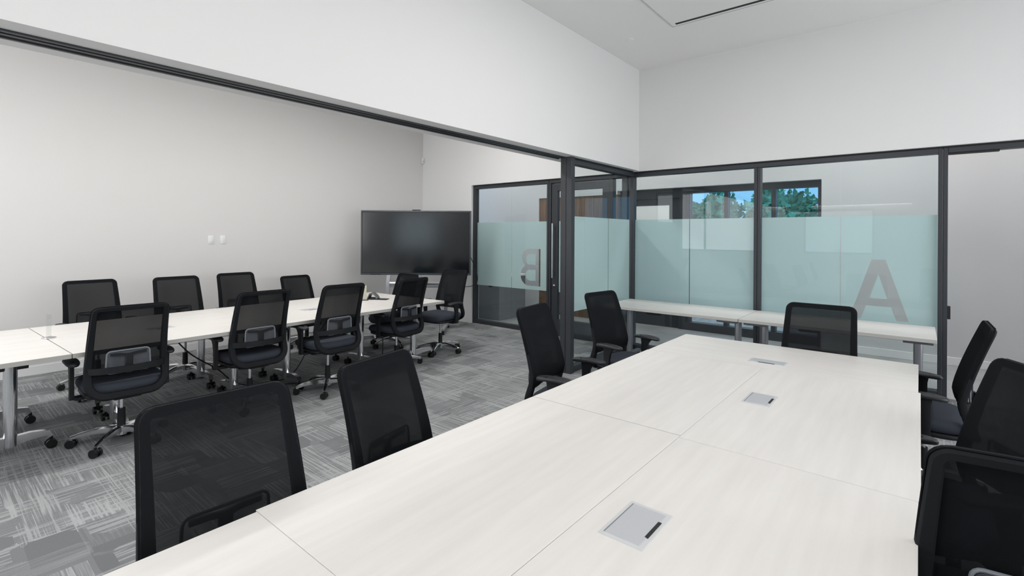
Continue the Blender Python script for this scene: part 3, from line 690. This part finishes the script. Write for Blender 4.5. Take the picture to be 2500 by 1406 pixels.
for s in (-1, 1):
    MB().sweep([Vector((s * .47, 0, .08)), Vector((s * .47, .0, .75)), Vector((s * .42, .0, 1.25))], lambda i: [(-.028, -.016), (.028, -.016), (.028, .016), (-.028, .016)], up=(0, 1, 0)).build('upright', 'alum', ds)
    ft = MB().rbox((s * .47 - .03, -.36, .06), (s * .47 + .03, .32, .10), .008, 2).build('foot', 'alum', ds)
    for y in (-.32, .28): MB().cyl((s * .47 - .02, y, .03), (s * .47 + .02, y, .03), .03, n=14).build('caster', 'wheel', ft)
MB().rbox((-.47, -.014, .735), (.47, .014, .79), .006, 2).build('cross_bar', 'alum', ds); MB().rbox((-.47, -.012, .70), (.47, .012, .725), .004, 1).build('cross_bar', 'silver', ds)
MB().rbox((-.42, -.014, 1.30), (.42, .010, 1.42), .006, 1).rbox((-.42, -.014, 1.18), (.42, .01, 1.25), .004, 1).build('mount_plate', 'silver', ds)
MB().rbox((-.27, -.06, .80), (-.20, .0, .87), .006, 2).build('power_box', 'trim', ds)
# ------------------------------------------------------------------ small things
def cable(pts, label, group=None, r=.006):
    P = [Vector(p) for p in pts]; out = []
    for i in range(len(P) - 1):
        p0, p1, p2, p3 = P[max(i - 1, 0)], P[i], P[i + 1], P[min(i + 2, len(P) - 1)]
        for k in range(8):
            t = k / 8; out.append(.5 * ((2 * p1) + (p2 - p0) * t + (2 * p0 - 5 * p1 + 4 * p2 - p3) * t * t + (3 * p1 - p0 - 3 * p2 + p3) * t ** 3))
    out.append(P[-1]); o = MB().tube(out, r, 6).build('power_cable', 'wheel'); tag(o, label, 'cable', group); return o
cable([(-5.50, 5.62, 1.2), (-5.44, 5.70, .95), (-5.47, 5.72, .78), (-5.62, 5.66, .72), (-5.75, 5.58, .76)], 'black cable looping from the right side of the display')
cable([(-4.95, 3.55, .66), (-4.93, 3.55, .45), (-4.92, 3.54, .12), (-4.93, 3.48, .008), (-5.1, 3.1, .007)], 'black cable hanging from the far-room table end near the display')
cable([(-4.9, 2.85, .66), (-5.0, 2.7, .40), (-5.15, 2.55, .05), (-5.25, 2.3, .008), (-5.2, 1.9, .008), (-5.0, 1.6, .008)], 'black cable drooping from the middle of the far-room table to the carpet')
cable([(-5.0, 1.42, .66), (-5.1, 1.6, .45), (-5.2, 1.85, .25), (-5.25, 2.05, .06), (-5.1, 2.3, .008), (-4.9, 2.75, .008), (-4.95, 3.1, .008)], 'black cable running under the far-room table between the first two chairs')
o = empty('acrylic_sign_holder', (-5.25, .665, TZ), R(24)); tag(o, 'small clear acrylic sign holder with steel foot on the left end of the far table', 'sign holder')
MB().rbox((-.03, -.035, 0), (.03, .035, .012), .003).build('foot', 'chrome', o); B((-.026, -.002, .012), (.026, .002, .19)).build('acrylic_sheet', 'acryl', o, False)
o = empty('table_card', (-5.39, 3.60, TZ), R(62)); tag(o, 'cream upright card in a clear stand on the far table before the display', 'card')
MB().rbox((-.05, -.03, 0), (.05, .03, .006), .002).build('stand_foot', 'plast', o); MB().rbox((-.03, -.004, .006), (.03, .004, .185), .002, 1).build('card', 'paper', o, False)
B((-.034, -.0065, .006), (.034, -.0045, .19)).build('acrylic_sheet', 'acryl', o, False)
o = empty('conference_phone', (-5.40, 3.74, TZ), R(30)); tag(o, 'dark grey conference phone beside the cream card on the far table', 'phone')
MB().pillow((0, 0, 0), .075, .06, 0, .022, 2.5, 24, .8).build('body', 'plast', o)
MB().sweep([Vector((-.06, 0, .01)), Vector((-.03, 0, .07)), Vector((.0, 0, .085)), Vector((.045, 0, .05)), Vector((.07, 0, .012))], lambda i: [(-.045, -.006), (.045, -.006), (.045, .006), (-.045, .006)], up=(0, .01, 1)).build('handset_hood', 'dsteel', o)
MB().rbox((.06, -.05, 0), (.20, .05, .008), .003, 1).build('keypad', 'plast', o)
